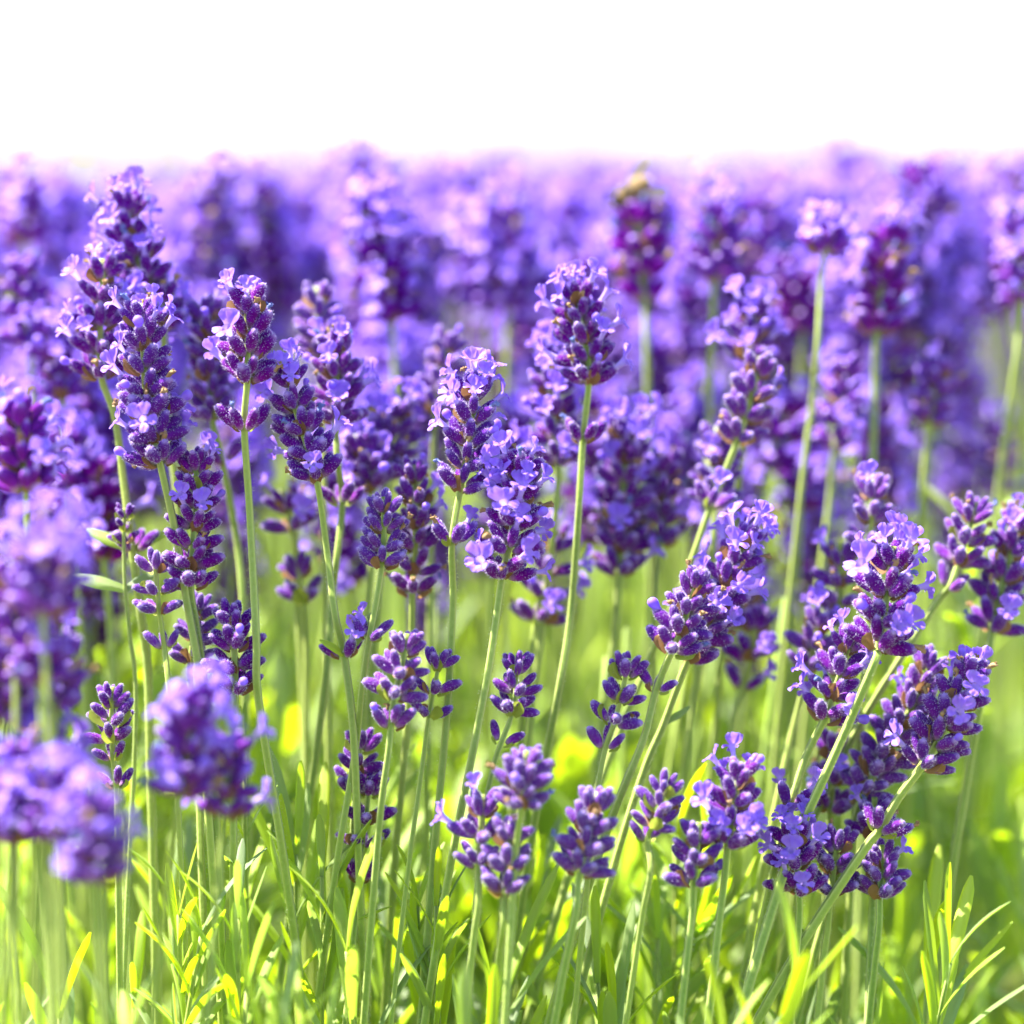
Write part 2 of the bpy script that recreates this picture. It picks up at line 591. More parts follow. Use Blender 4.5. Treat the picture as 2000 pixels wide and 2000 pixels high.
def spike_pieces(axis, st, size=1.0, ftop=0.0, n=None, dense=1.0, elev=1.0):
    """axis: points from the spike's base to its tip"""
    ax = [np.array(p) for p in axis]
    cum = [0.0]
    for a, b in zip(ax, ax[1:]):
        cum.append(cum[-1] + np.linalg.norm(b - a))
    Ltot = cum[-1]
    bl = st['bl'] * 1.10 * size / 1000.0
    sp = st['sp'] * size / 1000.0 / dense
    usable = max(Ltot - bl * .92, sp * .5)
    nw = max(2, int(round(usable / sp)) + 1)
    n = n or st['n']
    pieces = []
    rot = random.uniform(0, 6.28)
    def at(s):
        i = min(max(np.searchsorted(cum, s) - 1, 0), len(ax) - 2)
        u = (s - cum[i]) / max(cum[i + 1] - cum[i], 1e-9)
        return ax[i] + (ax[i + 1] - ax[i]) * u, ax[i + 1] - ax[i]
    for k in range(nw):
        u = k / (nw - 1)
        s = usable * (u if nw > 3 else u)
        p, d = at(s)
        el = (62 - 8 * u - 14 * max(0, (u - .6) / .4)) * elev
        nn = n if u < .85 else max(4, n - 2)
        b = bl * (1.0 - .12 * max(0, (u - .6) / .4))
        pieces += whorl(p, d, nn, b, st, k, el, .0014 * size * (1 - .35 * u), ftop * u, rot=rot)
    # the crowning buds
    p, d = at(usable)
    pieces += whorl(p + d / np.linalg.norm(d) * .0012, d, 3, bl * .78, dict(st, green=0), nw, 24, .0007, ftop, rot=rot)[:3]
    return pieces

LOW = dict(bud=BUD_LO, flower=FLOWER_LO, knob=KNOB_T, dried=SHRIV_T, wither=SHRIV_T, bract=BRACT_T, bractg=BRACT_T)
SLOT = dict(bud=0, flower=1, knob=1, dried=2, wither=3, bract=4, bractg=5)
SPIKE_MATS = [M_BUD, M_PETAL, M_DRY, M_WITHER, M_BRACT, M_BRACTG]
CH_OFF = np.eye(4); CH_OFF[2, 3] = .90

def join_pieces(pieces, J=None):
    J = J or Joiner()
    for kind, i, M, ch in pieces:
        L = LOW[kind]
        J.add(L[i % len(L)], M, SLOT[kind])
        if ch:
            L = LOW[ch]
            J.add(random.choice(L), M @ CH_OFF, SLOT[ch])
    return J

def stalk(label, d, spike, stem=(), style='m', size=1.0, ftop=0.0, tone=(.4, 0), n=None, low=(), leaves=(), dense=1.0,
          detail=True, group=None, rs=1.0, elev=1.0, lown=4, dd=0.0, hair=False):
    """one lavender stalk. spike: pixels tip..base, stem: pixels below it; low: indices of stem points that carry a whorl"""
    st = STYLE[style]
    sp3 = [P(x, y, d) for x, y in spike]
    st3 = [P(x, y, d + dd * (i + 1) / max(1, len(stem))) for i, (x, y) in enumerate(stem)]
    ctrl = sp3 + st3
    nsp = len(sp3)
    ctrl = [p if i < nsp else p + np.array([random.gauss(0, .0003), random.gauss(0, .0012), 0]) for i, p in enumerate(ctrl)]
    ground = to_ground(ctrl)
    path = catmull(ground, 5)
    axis = path[:(nsp - 1) * 5 + 1][::-1]
    base = path[-1]
    col = (tone[0], tone[1], 0, 1)
    root = thing('lavender_stalk', base, label, 'lavender', group)
    B = np.eye(4); B[:3, 3] = -base
    r = .00138 * st['rad'] * rs * size ** .5
    skip = 1
    sm = tube_tpl([p - base for p in path[skip:]], r * .62, r * 1.12, True, 12 if detail else 8)
    if detail:
        vis = [p for p in path[(nsp - 1) * 5:] if p[2] > .25]
        cum = np.concatenate([[0], np.cumsum([np.linalg.norm(b - a) for a, b in zip(vis, vis[1:])])])
        V = np.array(vis) - base
        for _ in range(int(cum[-1] * 6500)):
            q = random.uniform(0, cum[-1])
            p = np.array([np.interp(q, cum, V[:, c]) for c in range(3)])
            dr = rng.normal(0, 1, 3); dr[2] *= .35; dr /= np.linalg.norm(dr)
            L = random.uniform(.00022, .00050)
            p0 = p + dr * r * .93
            sd = np.array([0, 0, .00004])
            sm.add([p0 - sd, p0 + sd, p0 + dr * L + np.array([0, 0, random.uniform(-.0002, .0002)])], [(0, 1, 2)], [1] * 3, 1)
    link('stem', mesh_of('stem', sm, [M_STEM, M_SDOWN]), root)
    pieces = spike_pieces(axis, st, size, ftop, n, dense, elev)
    for li in low:
        li, cnt = li if isinstance(li, tuple) else (li, lown)
        i = (nsp + li) * 5 if li >= 0 else (nsp - 1) * 5
        p = path[i]; dr = path[i - 1] - path[i + 1]
        pieces += whorl(p, dr, cnt, st['bl'] * size / 1000, dict(st, fl=st['fl'] * .6, green=max(.5, st['green'])), random.randrange(3), 42, r * 1.1, bs=.62)
    if detail:
        for kind, i, M, ch in pieces:
            o = link('bud' if kind == 'bud' else 'bract', ME[kind][i], root, Matrix((B @ M).tolist()), col)
            if ch:
                link(CHILD_NAME[ch], random.choice(ME[ch]), o, Matrix.Translation((0, 0, .88)) @ Matrix.Scale(random.uniform(.74, .98), 4) @ Matrix.Rotation(random.uniform(-.35, .35), 4, 'Z') @ Matrix.Rotation(random.uniform(-.2, .2), 4, 'X'), col)
    else:
        J = join_pieces([(k, i, B @ M, c) for k, i, M, c in pieces])
        o = link('flower_spike', J.mesh('flower_spike', SPIKE_MATS), root, None, col)
        o['kind'] = 'stuff'
    for li, side, L, up in leaves:
        i = (nsp + li) * 5
        p = path[i]; dr = path[i - 1] - path[i + 1]; dr /= np.linalg.norm(dr)
        out = np.array([side[0], side[1], 0.0])
        z = dr * up + out / np.linalg.norm(out)
        M = scaled(frame(p, z, dr * .6 + np.array([0, -.9, .2])), L)
        link('leaf', random.choice(ME['sleaf']), root, Matrix((B @ M).tolist()))
    return root

G_FOCUS = 'sharp lavender stalks in the focused band'
G_SOFT = 'slightly soft lavender stalks behind the focused ones'
G_BACK = 'blurred lavender stalks at the back'
G_FRONT = 'blurred lavender stalks close to the lens'
def F_(label, d, spike, stem=(), style='m', **k): return stalk(label, d, spike, stem, style, group=G_FOCUS, **k)
def S_(label, d, spike, stem=(), style='m', **k): return stalk(label, d, spike, stem, style, group=G_SOFT, **k)
def K_(label, d, spike, stem=(), style='m', **k): return stalk(label, d, spike, stem, style, group=G_BACK, detail=False, **k)
def N_(label, d, spike, stem=(), style='m', **k): return stalk(label, d, spike, stem, style, group=G_FRONT, detail=False, dense=1.25, rs=.72, **k)

# ------------------------------------------------------------------ ground and terrain
def ground_z(y):
    return .012 * max(0.0, min(y, 30.0) - 1.6)
def build_ground():
    xs = [-400, -60, -12, -4, -1.5, -.5, 0, .5, 1.5, 4, 12, 60, 400]
    ys = [-400, -60, -10, -2, -.5, .2, .6, 1.0, 1.6, 2.4, 4, 7, 12, 20, 30, 60, 120, 400]
    v = [(x, y, ground_z(y)) for y in ys for x in xs]
    nx = len(xs)
    f = [(j * nx + i, j * nx + i + 1, (j + 1) * nx + i + 1, (j + 1) * nx + i) for j in range(len(ys) - 1) for i in range(nx - 1)]
    me = bpy.data.meshes.new('ground')
    me.from_pydata(v, [], f)
    me.materials.append(M_SOIL)
    o = link('ground', me)
    o['kind'] = 'structure'
    o['label'] = 'bare brown soil under the lavender bed'
build_ground()

# ------------------------------------------------------------------ the stalks one can tell apart
# left group
S_('tallest lavender spike at the upper left, pale open florets at its tip', .735, [(243, 366), (252, 450), (282, 540), (318, 640)], [(322, 760), (345, 960), (372, 1180), (396, 1400)], 'm', tone=(.6, 0), size=1.08, n=9, ftop=.45)
S_('lavender spike of dark calyces just left of the tall upper-left spike', .722, [(200, 492), (200, 560), (196, 640), (198, 735)], [(222, 815), (241, 942), (259, 1072), (272, 1188), (284, 1300), (296, 1480)], 'm', tone=(.75, 0), ftop=.45, low=[(2, 4)],
   leaves=[(2, (-1, -.3), .013, .75), (2, (1, -.4), .010, .7)])
F_('plump lavender spike at the upper left with a round open floret on its lowest whorl', .700, [(277, 575), (280, 666), (287, 780), (313, 905)], [(340, 1030), (365, 1180), (383, 1300), (397, 1450), (413, 1667)], 'm', tone=(.35, .05), size=1.08, n=9, elev=1.08)
F_('deep purple lavender spike with tan dried florets above one separate lower whorl', .700, [(480, 552), (484, 640), (483, 742)], [(478, 838), (487, 1000), (502, 1240), (512, 1360), (548, 1667)], 'd', tone=(.95, 0), size=1.06, ftop=.16, low=[(0, 5)], elev=.95)
F_('lavender spike leaning left with one wide open floret on top', .703, [(556, 700), (578, 800), (618, 935)], [(640, 1090), (657, 1200), (672, 1282), (687, 1429), (700, 1667)], 'm', tone=(.45, .02), n=9, ftop=.25, low=[(2, 3)], leaves=[(2, (1, -.6), .013, 1.4), (2, (-.2, -1), .010, .8)])
S_('lavender spike with violet open florets behind the leaning one', .724, [(655, 640), (657, 720), (656, 822)], [(657, 900), (664, 985), (655, 1100), (646, 1170), (633, 1325), (607, 1532), (586, 1667)], 'f', tone=(.75, .05), n=9, low=[(1, 4)], ftop=.1, elev=1.1)
F_('slim dark lavender spike of downy buds crossed by a green stem, one floret on top', .702, [(381, 868), (384, 960), (378, 1050), (373, 1146)], [(383, 1220), (396, 1310), (412, 1480), (425, 1667)], 'b', tone=(.85, 0), size=.98, n=7, ftop=.35)
F_('small young lavender spike with green-based buds left of the slim dark one', .701, [(302, 1070), (305, 1130), (311, 1195)], [(319, 1262), (329, 1330), (340, 1450), (352, 1667)], 'y', tone=(.3, .12), low=[(0, 3)])
S_('pale small lavender spike partly hidden behind two crossing stems at the left', .712, [(392, 1158), (384, 1220), (372, 1290)], [(376, 1360), (388, 1500), (396, 1667)], 'b', tone=(.3, .2), n=6, size=.92)
F_('short dark violet lavender spike with bare stem gaps standing over the blurred left front', .700, [(452, 1170), (457, 1260), (460, 1350)], [(461, 1421), (458, 1520), (452, 1667)], 'b', tone=(.5, 0), size=1.06, n=7, elev=1.1)
F_('small bud spike in whorls standing alone at the lower left between two stems', .701, [(220, 1330), (218, 1385), (219, 1445)], [(222, 1480), (226, 1535), (230, 1600), (234, 1700)], 'y', tone=(.45, .05), size=1.08, n=6, low=[(0, 3), (1, 3)])
S_('bare lavender stem with two leafy bracts at the far left of the green', .716, [(243, 985), (243, 1020), (242, 1055)], [(246, 1150), (252, 1240), (264, 1330), (262, 1480), (258, 1640)], 'y', size=.6, n=2, leaves=[(0, (-1, -.3), .014, .5), (0, (1, .3), .010, .7)])
# middle
F_('white-tipped lavender spike in the middle with a detached lower whorl', .702, [(930, 722), (925, 800), (912, 890), (899, 955)], [(888, 1058), (882, 1180), (870, 1400), (852, 1667)], 'm', tone=(.25, .04), ftop=.65, n=8, low=[(0, 5)], size=1.0)
F_('fullest lavender spike at the picture centre with lilac florets down both flanks', .698, [(1012, 872), (1010, 960), (998, 1050), (981, 1124)], [(955, 1290), (925, 1450), (885, 1667)], 'f', tone=(.85, 0), size=1.10, n=9)
S_('tall lavender spike with nearly white florets at its tip right of centre', .720, [(1118, 540), (1132, 620), (1146, 690), (1150, 745)], [(1146, 862), (1130, 1000), (1110, 1200), (1090, 1350), (1060, 1520)], 'm', tone=(.7, 0), ftop=.8, n=8, low=[(0, 5)])
S_('lavender spike with white florets low on its side, behind the tall white-tipped one', .742, [(1085, 670), (1078, 760), (1090, 905)], [(1086, 1000), (1062, 1180), (1035, 1400)], 'f', tone=(.55, .05), n=8, low=[(-1, 4)], ftop=.2)
F_('bluish young lavender spike of plump buds in front of a darker one', .702, [(748, 955), (750, 1030), (746, 1105)], [(734, 1183), (723, 1243), (705, 1351), (695, 1455), (672, 1610), (660, 1667)], 'b', tone=(.15, .1), size=.90, n=7, low=[(1, 4)])
S_('loose purple lavender spike half hidden behind the bluish young one', .722, [(808, 890), (812, 980), (812, 1070), (806, 1160)], [(802, 1280), (790, 1480), (775, 1667)], 'm', tone=(.6, .05), n=6, size=.95)
F_('soft lilac bud cluster above a crown-like whorl, lower middle', .690, [(797, 1224), (787, 1290), (770, 1362)], [(761, 1420), (758, 1470), (744, 1558), (736, 1667)], 'b', tone=(.6, .12), n=8, low=[(0, 6)], elev=1.1)
F_('slender nodding bud spike on a thin pale stem beside the soft lilac cluster', .700, [(862, 1262), (852, 1325), (838, 1396)], [(824, 1493), (805, 1667)], 'y', tone=(.25, .08), size=.98, n=4)
S_('small bud spike hidden behind the crossing stems at the bottom', .711, [(708, 1420), (702, 1475), (694, 1545)], [(690, 1600), (688, 1700)], 'y', tone=(.55, .05), n=6, size=1.05)
S_('dark bud spike rising from the bottom edge beside the crossing stems', .708, [(722, 1504), (718, 1570), (708, 1650)], [(702, 1720), (696, 1800)], 'y', tone=(.4, 0), n=5, size=1.1, low=[(0, 4)])
F_('compact violet bud spike with a single lower bud, lower centre', .699, [(1012, 1268), (1008, 1330), (1001, 1392)], [(978, 1450), (962, 1500), (945, 1600), (930, 1720)], 'y', tone=(.45, .05), n=7, size=1.02, low=[(0, 2)])
S_('round lavender cluster just right of the compact bud spike, close to the bottom', .672, [(1030, 1455), (1026, 1510), (1020, 1570)], [(1010, 1660), (1000, 1780)], 'b', tone=(.55, .15), n=9, size=1.0, elev=1.1)
S_('lavender cluster cut by the bottom edge left of the round one', .682, [(942, 1537), (940, 1610), (935, 1690)], [(930, 1760), (925, 1850)], 'b', tone=(.4, .14), n=7)
S_('pale lavender cluster at the bottom edge under the round one', .676, [(1000, 1592), (992, 1660), (985, 1745)], [(980, 1800), (975, 1880)], 'b', tone=(.5, .2), n=8)
S_('leaning blue-lilac cluster on the bottom edge right of centre', .678, [(1172, 1532), (1155, 1610), (1132, 1705)], [(1120, 1780), (1100, 1900)], 'b', tone=(.3, .16), n=9, size=1.02)
F_('open-spaced bud spike with two arm-like lower buds, right of the centre stem', .698, [(1231, 1272), (1218, 1340), (1199, 1412)], [(1187, 1460), (1170, 1530), (1150, 1650)], 'y', tone=(.35, .08), n=5, size=1.12, low=[(0, 3)])
S_('little pale bud spike with one low pair near the bottom right of centre', .686, [(1304, 1504), (1294, 1560), (1276, 1612)], [(1266, 1642), (1262, 1700), (1255, 1800)], 'y', tone=(.3, .15), n=6, size=1.0, low=[(0, 3)])
F_('frosty downy bud spike leaning right with a tiny separate pair lower on its stem', .698, [(1372, 1112), (1350, 1170), (1330, 1232), (1312, 1272)], [(1284, 1350), (1252, 1442), (1215, 1550), (1172, 1667)], 'b', tone=(.35, .05), n=8, size=1.0, low=[(0, 3)])
S_('leaning lavender spike with pale florets at its tip behind the frosty one', .714, [(1478, 1020), (1440, 1090), (1400, 1180), (1345, 1285)], [(1296, 1416), (1265, 1499), (1205, 1660)], 'm', tone=(.65, .06), ftop=.6, n=8, leaves=[(0, (1, -.4), .008, 1.2)])
# right
F_('largest lavender spike on the right side with dried tips and lilac florets', .697, [(1748, 1050), (1736, 1130), (1726, 1200), (1714, 1265)], [(1704, 1290), (1655, 1416), (1603, 1532), (1556, 1640), (1540, 1680)], 'm', tone=(.75, 0), size=1.18, n=10, elev=1.08, ftop=.12)
F_('lavender spike with pale florets tucked under the largest right one', .706, [(1668, 1220), (1648, 1290), (1626, 1360), (1610, 1405)], [(1577, 1480), (1545, 1570), (1520, 1660)], 'f', tone=(.5, .04), n=7, low=[(1, 4)])
F_('broad lavender spike leaning right at the lower right, on a yellow-green stem', .700, [(1905, 1278), (1880, 1345), (1845, 1420), (1802, 1494)], [(1759, 1558), (1716, 1625), (1684, 1667)], 'm', tone=(.55, .06), size=1.08, n=9, low=[(1, 5)], ftop=.1)
S_('soft lavender spike slanting behind the broad one at the lower right', .718, [(1832, 1265), (1795, 1350), (1745, 1450), (1688, 1545)], [(1666, 1610), (1648, 1680)], 'b', tone=(.4, .14), size=1.05, n=8)
S_('purple lavender cluster behind the long slanting stem at the lower right', .728, [(1632, 1425), (1628, 1500), (1622, 1580)], [(1618, 1650), (1610, 1760)], 'm', tone=(.75, .05), n=8)
F_('lavender head with open florets rising from the bottom edge beneath the slanting stem', .699, [(1545, 1595), (1552, 1660), (1560, 1740)], [(1560, 1800), (1556, 1900)], 'f', tone=(.7, 0), n=8, ftop=.3)
S_('low lavender buds at the bottom edge between two slanting stems', .708, [(1640, 1610), (1632, 1670), (1622, 1740)], [(1616, 1800), (1606, 1880)], 'b', tone=(.4, .1), n=7)
S_('small dark lavender whorl seen through the fork of two stems at the lower right', .716, [(1708, 1548), (1708, 1590), (1708, 1632)], [(1706, 1700), (1700, 1800)], 'm', tone=(.5, .02), n=6)
S_('lavender head just reaching in at the bottom right corner', .706, [(1722, 1640), (1722, 1690), (1718, 1750)], [(1714, 1810), (1706, 1900)], 'b', tone=(.4, .1), n=7)
S_('lilac lavender spike standing behind the largest right spike, against green', .732, [(1708, 920), (1704, 985), (1698, 1066)], [(1694, 1150), (1690, 1250), (1680, 1400)], 'b', tone=(.5, .18), n=7, size=1.02)
S_('lavender spike with a drooping floret left of the largest right spike', .738, [(1640, 1050), (1642, 1110), (1640, 1180)], [(1632, 1280), (1610, 1420)], 'm', tone=(.5, .12), n=5)
S_('lilac lavender spike low behind the pale-floreted right one', .734, [(1608, 1180), (1596, 1240), (1580, 1306)], [(1560, 1380), (1530, 1500)], 'f', tone=(.5, .15), n=7)
S_('lavender bud spike with a loose pair lower down near the right edge', .728, [(1912, 968), (1892, 1035), (1872, 1100)], [(1852, 1145), (1836, 1172), (1764, 1280), (1690, 1400), (1620, 1520)], 'b', tone=(.6, .1), n=7, low=[(0, 3)])
S_('purple lavender spike cut by the right edge at middle height', .732, [(2000, 985), (1980, 1060), (1958, 1140), (1938, 1228)], [(1925, 1300), (1905, 1420)], 'm', tone=(.6, .05), n=8, size=1.05)
S_('lavender bud stalk on a long bare stem leaning right above the frosty one', .735, [(1490, 680), (1470, 765), (1440, 862)], [(1392, 990), (1341, 1108), (1303, 1210), (1252, 1325), (1200, 1450)], 'b', tone=(.45, .1), n=8, size=1.08, low=[(0, 5)])
S_('lavender spike with white florets above the long-stemmed right one', .752, [(1470, 572), (1468, 630), (1462, 700)], [(1458, 800), (1440, 980)], 'f', tone=(.35, .08), n=8, ftop=.4)
S_('dark lavender head with a pale side floret over green, lower right of centre', .748, [(1476, 1178), (1474, 1225), (1468, 1285)], [(1452, 1345), (1433, 1400), (1420, 1500)], 'm', tone=(.3, 0), n=7, low=[(0, 4)])
S_('lilac head with big florets left of the long slanting stem, bottom right', .687, [(1446, 1478), (1436, 1560), (1422, 1650)], [(1415, 1720), (1405, 1820)], 'f', tone=(.65, .05), n=8, size=1.0)
S_('bluish bud cluster on the bottom edge below the big lilac head', .684, [(1366, 1595), (1362, 1650), (1355, 1725)], [(1350, 1790), (1340, 1880)], 'b', tone=(.25, .1), n=7)
S_('wide lavender spike in soft focus right of the centre one, white florets on top', .752, [(1225, 800), (1222, 900), (1214, 1010), (1208, 1118)], [(1200, 1220), (1180, 1400)], 'm', tone=(.6, .04), n=10, size=1.12, ftop=.6)
S_('lavender spike in soft focus touching the wide one on its right', .756, [(1300, 880), (1298, 960), (1290, 1060)], [(1284, 1160), (1270, 1320)], 'm', tone=(.6, .06), n=8)
S_('bluish lavender spike left of the long bare slanting stem', .746, [(1402, 820), (1400, 890), (1396, 980)], [(1390, 1080), (1370, 1250)], 'b', tone=(.25, .12), n=7)
S_('sparse lavender spike seen between stems below the centre spike', .745, [(1096, 1022), (1075, 1110), (1048, 1210)], [(1036, 1300), (1020, 1420)], 'm', tone=(.5, .05), n=5)
S_('purple lavender cluster left of the bluish young spike in soft focus', .741, [(694, 838), (708, 890), (724, 955)], [(726, 1060), (716, 1200)], 'm', tone=(.7, .06), n=9)
S_('lavender cluster with bright florets above the bluish young spike', .750, [(782, 770), (768, 850), (752, 930)], [(744, 1060), (730, 1250)], 'f', tone=(.5, .1), n=9, ftop=.3)
S_('rounded lilac spike standing clear above the white-tipped middle one', .757, [(880, 640), (868, 720), (852, 800)], [(846, 920), (838, 1100)], 'b', tone=(.55, .22), n=8)
S_('lilac lavender spike peeking over the violet-floreted one', .747, [(618, 545), (622, 620), (624, 700)], [(628, 800), (634, 960)], 'b', tone=(.65, .2), n=8)
S_('loose lavender spike in soft focus over green left of centre', .747, [(548, 948), (560, 985), (570, 1030)], [(578, 1060), (585, 1150), (590, 1300)], 'm', tone=(.5, .08), n=5)
S_('small soft lavender head below the loose one left of centre', .746, [(568, 1078), (580, 1120), (592, 1172)], [(596, 1250), (598, 1380)], 'b', tone=(.5, .12), n=6)
S_('lavender spike with a yellowish base behind the deep purple one', .738, [(398, 572), (408, 690), (415, 815)], [(437, 903), (461, 1059), (472, 1180), (478, 1350)], 'm', tone=(.4, .1), n=8, low=[(0, 3)])
# left edge, near and soft
N_('out-of-focus lavender spike at the left edge with bright round florets', .668, [(28, 768), (40, 850), (50, 955)], [(56, 1060), (62, 1200)], 'f', tone=(.8, .05), n=9, size=1.1)
N_('large blurred lilac spike in front at the left', .620, [(98, 1005), (92, 1100), (84, 1200)], [(90, 1300), (96, 1420)], 'f', tone=(.5, .2), n=10, size=1.1)
N_('blurred lavender spike below the large lilac one at the left', .640, [(116, 1228), (114, 1300), (110, 1375)], [(112, 1460), (116, 1600)], 'm', tone=(.5, .2), n=8)
N_('blurred lavender spike with a bulging lilac floret at the lower left', .637, [(388, 1332), (372, 1430), (353, 1550)], [(345, 1600), (334, 1667)], 'f', tone=(.6, .12), n=9, size=1.05, ftop=.2)
N_('small blurred lavender head right of the bulging lilac one', .646, [(450, 1424), (446, 1500), (436, 1592)], [(432, 1640), (428, 1720)], 'f', tone=(.45, .12), n=6, size=.95)
N_('blurred lavender head on the bottom edge at the lower left', .612, [(182, 1535), (188, 1620), (194, 1720)], [(198, 1790), (202, 1880)], 'm', tone=(.5, .25), n=9, size=1.0)
N_('blurred lavender head at the left bottom corner', .630, [(36, 1435), (32, 1530), (24, 1640)], [(20, 1720), (18, 1820)], 'f', tone=(.6, .2), n=9)
N_('blurred lavender spike at the left edge above the bottom corner', .640, [(8, 1250), (10, 1330), (12, 1410)], [(14, 1500), (18, 1640)], 'm', tone=(.5, .15), n=8)
N_('blurred lilac spike overlapping the large front one at the far left', .632, [(20, 1080), (24, 1150), (28, 1240)], [(30, 1340), (34, 1460)], 'f', tone=(.6, .15), n=9, size=1.05)
N_('blurred lavender head left of the small standing bud spike', .642, [(92, 1400), (90, 1460), (88, 1530)], [(90, 1600), (94, 1700)], 'm', tone=(.7, .1), n=8)
N_('blurred dark head between the left bottom blurs', .655, [(60, 1300), (62, 1360), (66, 1420)], [(70, 1500), (78, 1620)], 'f', tone=(.7, .1), n=8)
N_('blurred violet head covering the lower stem of the large front spike', .627, [(66, 1205), (70, 1265), (76, 1330)], [(80, 1420), (84, 1520)], 'm', tone=(.5, .12), n=9)
N_('blurred lilac head above the bottom edge at the far left', .622, [(118, 1480), (116, 1550), (112, 1640)], [(112, 1720), (114, 1820)], 'f', tone=(.5, .2), n=9)
# back
K_('blurred dark lavender spike tapering to pale florets behind the upper middle left', .800, [(728, 375), (745, 480), (765, 625)], [(772, 720), (780, 900)], 'm', tone=(.35, 0), n=10, size=1.15, ftop=.7, dense=1.1)
K_('broad blurred pale lilac spike at the upper centre', .838, [(985, 385), (985, 480), (990, 600)], [(988, 720), (984, 880)], 'f', tone=(.4, .2), n=10, size=1.2, ftop=.3)
K_('blurred pale lilac spike leaning beside the broad upper centre one', .845, [(918, 400), (935, 490), (950, 590)], [(952, 700), (950, 860)], 'f', tone=(.4, .2), n=9, size=1.1)
K_('blurred deep purple lavender spike with a bee on top', .800, [(1240, 385), (1248, 460), (1250, 540)], [(1258, 585), (1262, 700), (1264, 860)], 'd', tone=(.9, 0), n=9, size=1.15, low=[(0, 5)])
K_('blurred lavender spike with cream dried florets right of the bee', .800, [(1405, 385), (1400, 460), (1394, 545)], [(1390, 640), (1384, 800)], 'd', tone=(.4, .12), n=8, size=1.05, ftop=.4)
K_('flat-topped pale lavender head on a long bare stem at the upper right', .768, [(1618, 425), (1614, 455), (1610, 492)], [(1603, 560), (1592, 680), (1580, 790), (1572, 900)], 'f', tone=(.35, .1), n=9, ftop=.6, rs=.8)
K_('blurred dark lavender spike right of the flat-topped head', .782, [(1742, 430), (1728, 530), (1712, 650)], [(1712, 760), (1705, 900)], 'd', tone=(.7, .04), n=8, size=1.1, ftop=.8)
K_('blurred magenta-dark lavender spike left of the flat-topped head', .830, [(1535, 490), (1552, 560), (1566, 645)], [(1566, 760), (1560, 900)], 'm', tone=(.95, 0), n=9, size=1.1)
K_('blurred pale lavender spike over green at the right', .782, [(1655, 690), (1645, 780), (1630, 872)], [(1620, 980), (1606, 1120)], 'f', tone=(.4, .15), n=8, size=1.0)
K_('blurred lilac lavender head right of the pale one over green', .786, [(1836, 690), (1828, 750), (1814, 825)], [(1806, 940), (1796, 1100)], 'b', tone=(.45, .2), n=8)
K_('heavily blurred blue-violet spike at the upper right', .930, [(1905, 470), (1908, 550), (1905, 625)], [(1902, 740), (1895, 900)], 'b', tone=(.0, 0), n=10, size=1.25)
K_('blurred lavender spike cut by the right edge near the top', .790, [(1985, 415), (1988, 500), (1995, 590)], [(1982, 700), (1965, 850)], 'f', tone=(.4, .15), n=8)
K_('blurred lavender spike near the right edge at middle height', .850, [(1950, 815), (1948, 880), (1940, 960)], [(1932, 1080), (1920, 1240)], 'f', tone=(.4, .2), n=8)
K_('blurred lavender spike at the left edge near the top', .785, [(38, 495), (48, 570), (58, 665)], [(66, 780), (80, 950)], 'b', tone=(.4, .12), n=9, size=1.1)
K_('blurred lavender spike below the left edge one, with lilac florets', .775, [(90, 615), (105, 690), (122, 775)], [(130, 900), (146, 1080)], 'f', tone=(.3, .1), n=9)
K_('blurred dark purple spike behind the bare leafy stem at the left', .765, [(196, 880), (200, 980), (204, 1090)], [(210, 1200), (222, 1350)], 'm', tone=(.9, 0), n=9, size=1.1)
K_('blurred purple spike right of the left edge florets', .765, [(128, 830), (132, 910), (138, 1000)], [(146, 1120), (160, 1300)], 'f', tone=(.8, .05), n=9)
K_('blurred big lilac spike behind the tall white-tipped one', .905, [(1196, 590), (1205, 670), (1212, 750)], [(1214, 860), (1214, 1000)], 'f', tone=(.4, .25), n=10, size=1.25)
K_('blurred lavender spike on the top edge right of the flat-topped head', .860, [(1795, 300), (1798, 370), (1800, 450)], [(1806, 580), (1812, 760)], 'd', tone=(1, 0), n=9, size=1.15)
K_('blurred purple spike between the cream one and the flat-topped head', .850, [(1490, 380), (1480, 450), (1478, 540)], [(1474, 660), (1466, 800)], 'd', tone=(.6, .1), n=8, size=1.05)
K_('blurred purple lavender spike behind the long-stemmed right one', .800, [(1545, 760), (1530, 830), (1500, 910)], [(1490, 1020), (1470, 1200)], 'm', tone=(.6, .03), n=9, size=1.1)
K_('blurred dark lavender scrap against green right of the slanting stem', .800, [(1555, 905), (1560, 950), (1562, 990)], [(1560, 1080), (1550, 1240)], 'b', tone=(.2, 0), n=5)
K_('blurred dark purple spike in the top left corner', .860, [(40, 330), (44, 400), (50, 470)], [(56, 580), (60, 740)], 'm', tone=(.9, 0), n=10, size=1.15)
K_('blurred violet spike left of the tallest one, near the top edge', .900, [(118, 340), (122, 410), (124, 480)], [(126, 580), (130, 740)], 'm', tone=(.3, .05), n=9, size=1.1)
K_('blurred pink-tinged spike behind the left of the upper centre', .980, [(830, 480), (832, 560), (834, 650)], [(834, 780), (832, 950)], 'f', tone=(1, .45), n=9, size=1.1)

# ------------------------------------------------------------------ background stalks: a few spike meshes shared by many stalks
def variant(style, Lmm, n, ftop):
    ax = [np.array([math.sin(k * .5) * .0006, 0, Lmm / 1000 * k / 6]) for k in range(7)]
    return join_pieces(spike_pieces(ax, STYLE[style], 1.05, ftop, n)).mesh('flower_spike', SPIKE_MATS)
VAR = [variant('f', 34, 10, .2), variant('f', 42, 9, .3), variant('m', 38, 9, .4), variant('m', 30, 9, .2), variant('d', 40, 9, .3),
       variant('b', 30, 9, .1), variant('f', 28, 10, .5), variant('m', 46, 10, .6)]

